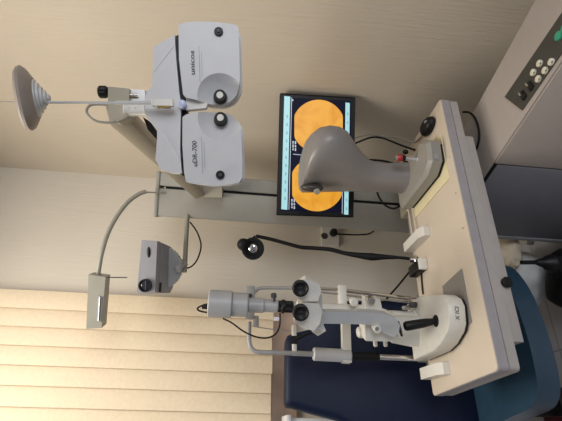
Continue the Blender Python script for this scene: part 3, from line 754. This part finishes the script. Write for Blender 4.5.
cable([atz(463, 112, zc+.004), atz(469, 112.5, zc+.004), atz(474.5, 117.5, zc+.004), atz(478.5, 128, zc+.004), atz(479, 139, zc+.004), atz(476, 150, zc+.004), atz(471, 160, zc+.004)], .004, 'black cable looping out over the console beside the table edge')

# ------------------------------------------------------------------ examination chair
ch = thing('examination_chair', 'dark blue leather examination chair with teal seat behind and under the table', 'chair', (.17, .42, 0))
ssz = .505
MB().prism(rpoly([(-.06, .205), (.12, .188), (.30, .215), (.43, .29), (.45, .60), (-.15, .60), (-.10, .43)], ssz-.075, .09, 6), UP*.075, bevel=.028, seg=4).build('seat', 'teal', ch, angle=60)
MB().box((.16, .52, ssz-.125), (.40, .13, .10), bevel=.01).build('seat_frame', 'black', ch)
MB().cyl((-.02, .80, 0), (-.02, .80, .42), .045).box((.05, .70, ssz-.125), (.26, .30, .03)).box((-.02, .80, .02), (.14, .14, .04), bevel=.008).build('pedestal', 'black', ch)
rbx = thing('storage_box', 'dark red box on the floor showing past the edge of the teal seat', 'box', (-.20, .56, 0))
MB().box((-.20, .56, .07), (.25, .26, .14), bevel=.012).build('body', 'dred', rbx)
MB().box((-.20, .56, .152), (.26, .27, .022), bevel=.006).build('lid', 'dred', rbx)
# backrest: tapered padded slab
def bring2(z, x0, x1, y0, y1, r=.03): return rrect(x0, x1, y0, y1, z, r, 4)
xt = aty(286, 408, .67).x; xm = aty(345, 421, .64).x; zt = aty(284.5, 370, .68).z
xr = aty(300, 334, .67).x; xr2 = aty(376, 303, .65).x
prof = [(.47, xm-.03, xr2-.03), (.50, xm-.05, xr2), (.62, xm-.05, xr2+.01), (.80, xm-.06, xr2+.005), (.97, xm-.03, xr2), (1.03, xm, xr2-.03), (1.12, (xt+xm)/2, xr+.02), (zt-.03, xt-.002, xr), (zt-.008, xt, xr-.01), (zt, xt+.012, xr-.03)]
n_ = len(prof)-1
MB().loft([bring2(z, a, b, .572+(z-.47)*.09 + (.014 if i in (0, n_) else 0), .652+(z-.47)*.09 - (.014 if i in (0, n_) else 0)) for i, (z, a, b) in enumerate(prof)]).build('backrest', 'navy', ch, angle=60)
MB().box((.15, .70, .60), (.06, .05, .4), bevel=.005).build('back_support', 'black', ch)

# white cabinet at the left behind the chair
cp = aty(286, 412, .82)
wc = thing('white_cabinet', 'white cabinet just behind the side edge of the navy chair back', 'cabinet', (cp.x-.22, .90, 0))
MB().box((cp.x-.24, .90, cp.z/2), (.44, .16, cp.z-.03), bevel=.004).build('body', 'whitepaint', wc)
MB().box((cp.x-.24, .90, cp.z-.012), (.46, .18, .022), bevel=.004).build('top', 'whitepaint', wc)

# ------------------------------------------------------------------ things on the floor under the table
def lump(name, m, c, rad, label, cat, seed):
    def wp(q):
        return 1+.16*noise.noise(q*2.2+V((seed, 0, 0)))+.07*noise.noise(q*6+V((0, seed, 0)))
    o = MB().ell(c, rad, seg=48, warp=wp).build(name, m, angle=70); tag(o, label, cat); return o
pb = at(531, 268, 1.72)
lump('plastic_bag', 'cloth', (.50, .63, .155), (.13, .10, .155), 'crumpled white plastic bag standing on the floor under the table', 'bag', 3)
pc = at(509, 251, 1.73)
lump('folded_cloth', 'cloth2', (pc.x, pc.y, pc.z), (.08, .055, .045), 'cream cloth with a brown fold between table edge and white bag', 'cloth', 9)
pk = V((.43, .42, 0))
hb = thing('handbag', 'black bag with brown leather patches on the floor below the chair seat', 'bag', (pk.x, pk.y, 0))
MB().loft([sell((pk.x, pk.y, z), a, b, RTH, FWH, 32, 3.2) for z, a, b in ((.0, .12, .07), (.015, .125, .075), (.12, .12, .07), (.16, .10, .045), (.168, .09, .02))]).build('bag_body', 'rubber', hb, angle=50)
for q, s_ in ((.06, (.035, .012, .07)), (-.06, (.035, .012, .07))):
    MB().box(V((pk.x, pk.y, .085)) - FWH*.073 + RTH*q, s_, (RTH, FWH, UP), bevel=.004).build('leather_patch', 'leather', hb)
sd = 1.43; rs = at(521, 262.5, sd); rb = at(551, 262, sd)
st = thing('black_stand', 'black rod with a flared cone standing below the end of the teal seat', 'stand', (rb.x, rb.y, 0))
MB().tube([rs, at(540, 262.3, sd)], .0075).build('rod', 'black', st)
MB().lathe(at(536, 262.3, sd), V((0, 0, -1)), [(0, .009), (.02, .016), (.022, .013), (.04, .026), (.06, .034), (.075, .026), (at(536, 262.3, sd).z, .03)], 28).build('flared_cone', 'black', st)

# ------------------------------------------------------------------ camera
cam = bpy.data.cameras.new('camera'); co = bpy.data.objects.new('camera', cam); C.objects.link(co)
cam.sensor_fit = 'HORIZONTAL'; cam.sensor_width = 36; cam.lens = FPX/562*36
cam.clip_start = .02
Rm = Matrix(((-UI.x, RI.x, -FW.x), (-UI.y, RI.y, -FW.y), (-UI.z, RI.z, -FW.z)))
co.matrix_world = Matrix.Translation(CAM) @ Rm.to_4x4()
sc.camera = co

# ------------------------------------------------------------------ light
def area(name, loc, target, size, power, col, sizey=None):
    l = bpy.data.lights.new(name, 'AREA'); l.energy = power; l.color = col; l.size = size
    if sizey: l.shape = 'RECTANGLE'; l.size_y = sizey
    o = bpy.data.objects.new(name, l); C.objects.link(o); o.location = loc
    o.rotation_euler = (V(target)-V(loc)).to_track_quat('-Z', 'Y').to_euler(); return o
area('ceiling_light', (-.15, .1, 2.94), (-.15, .1, 0), .9, 32, (1., .925, .81))
area('front_fill_light', (.75, -2.95, 1.6), (-.3, .6, 1.1), 1.6, 50, (.92, .95, 1.))  # cool fill added behind the camera for wall and front faces; no window modelled
w = bpy.data.worlds.new('world'); sc.world = w; w.use_nodes = True
w.node_tree.nodes['Background'].inputs['Color'].default_value = (.90, .93, 1., 1)
w.node_tree.nodes['Background'].inputs['Strength'].default_value = .18
sc.view_settings.view_transform = 'Standard'; sc.view_settings.look = 'None'; sc.view_settings.gamma = 1
sc.view_settings.use_curve_mapping = False
sc.view_settings.exposure = 0.0
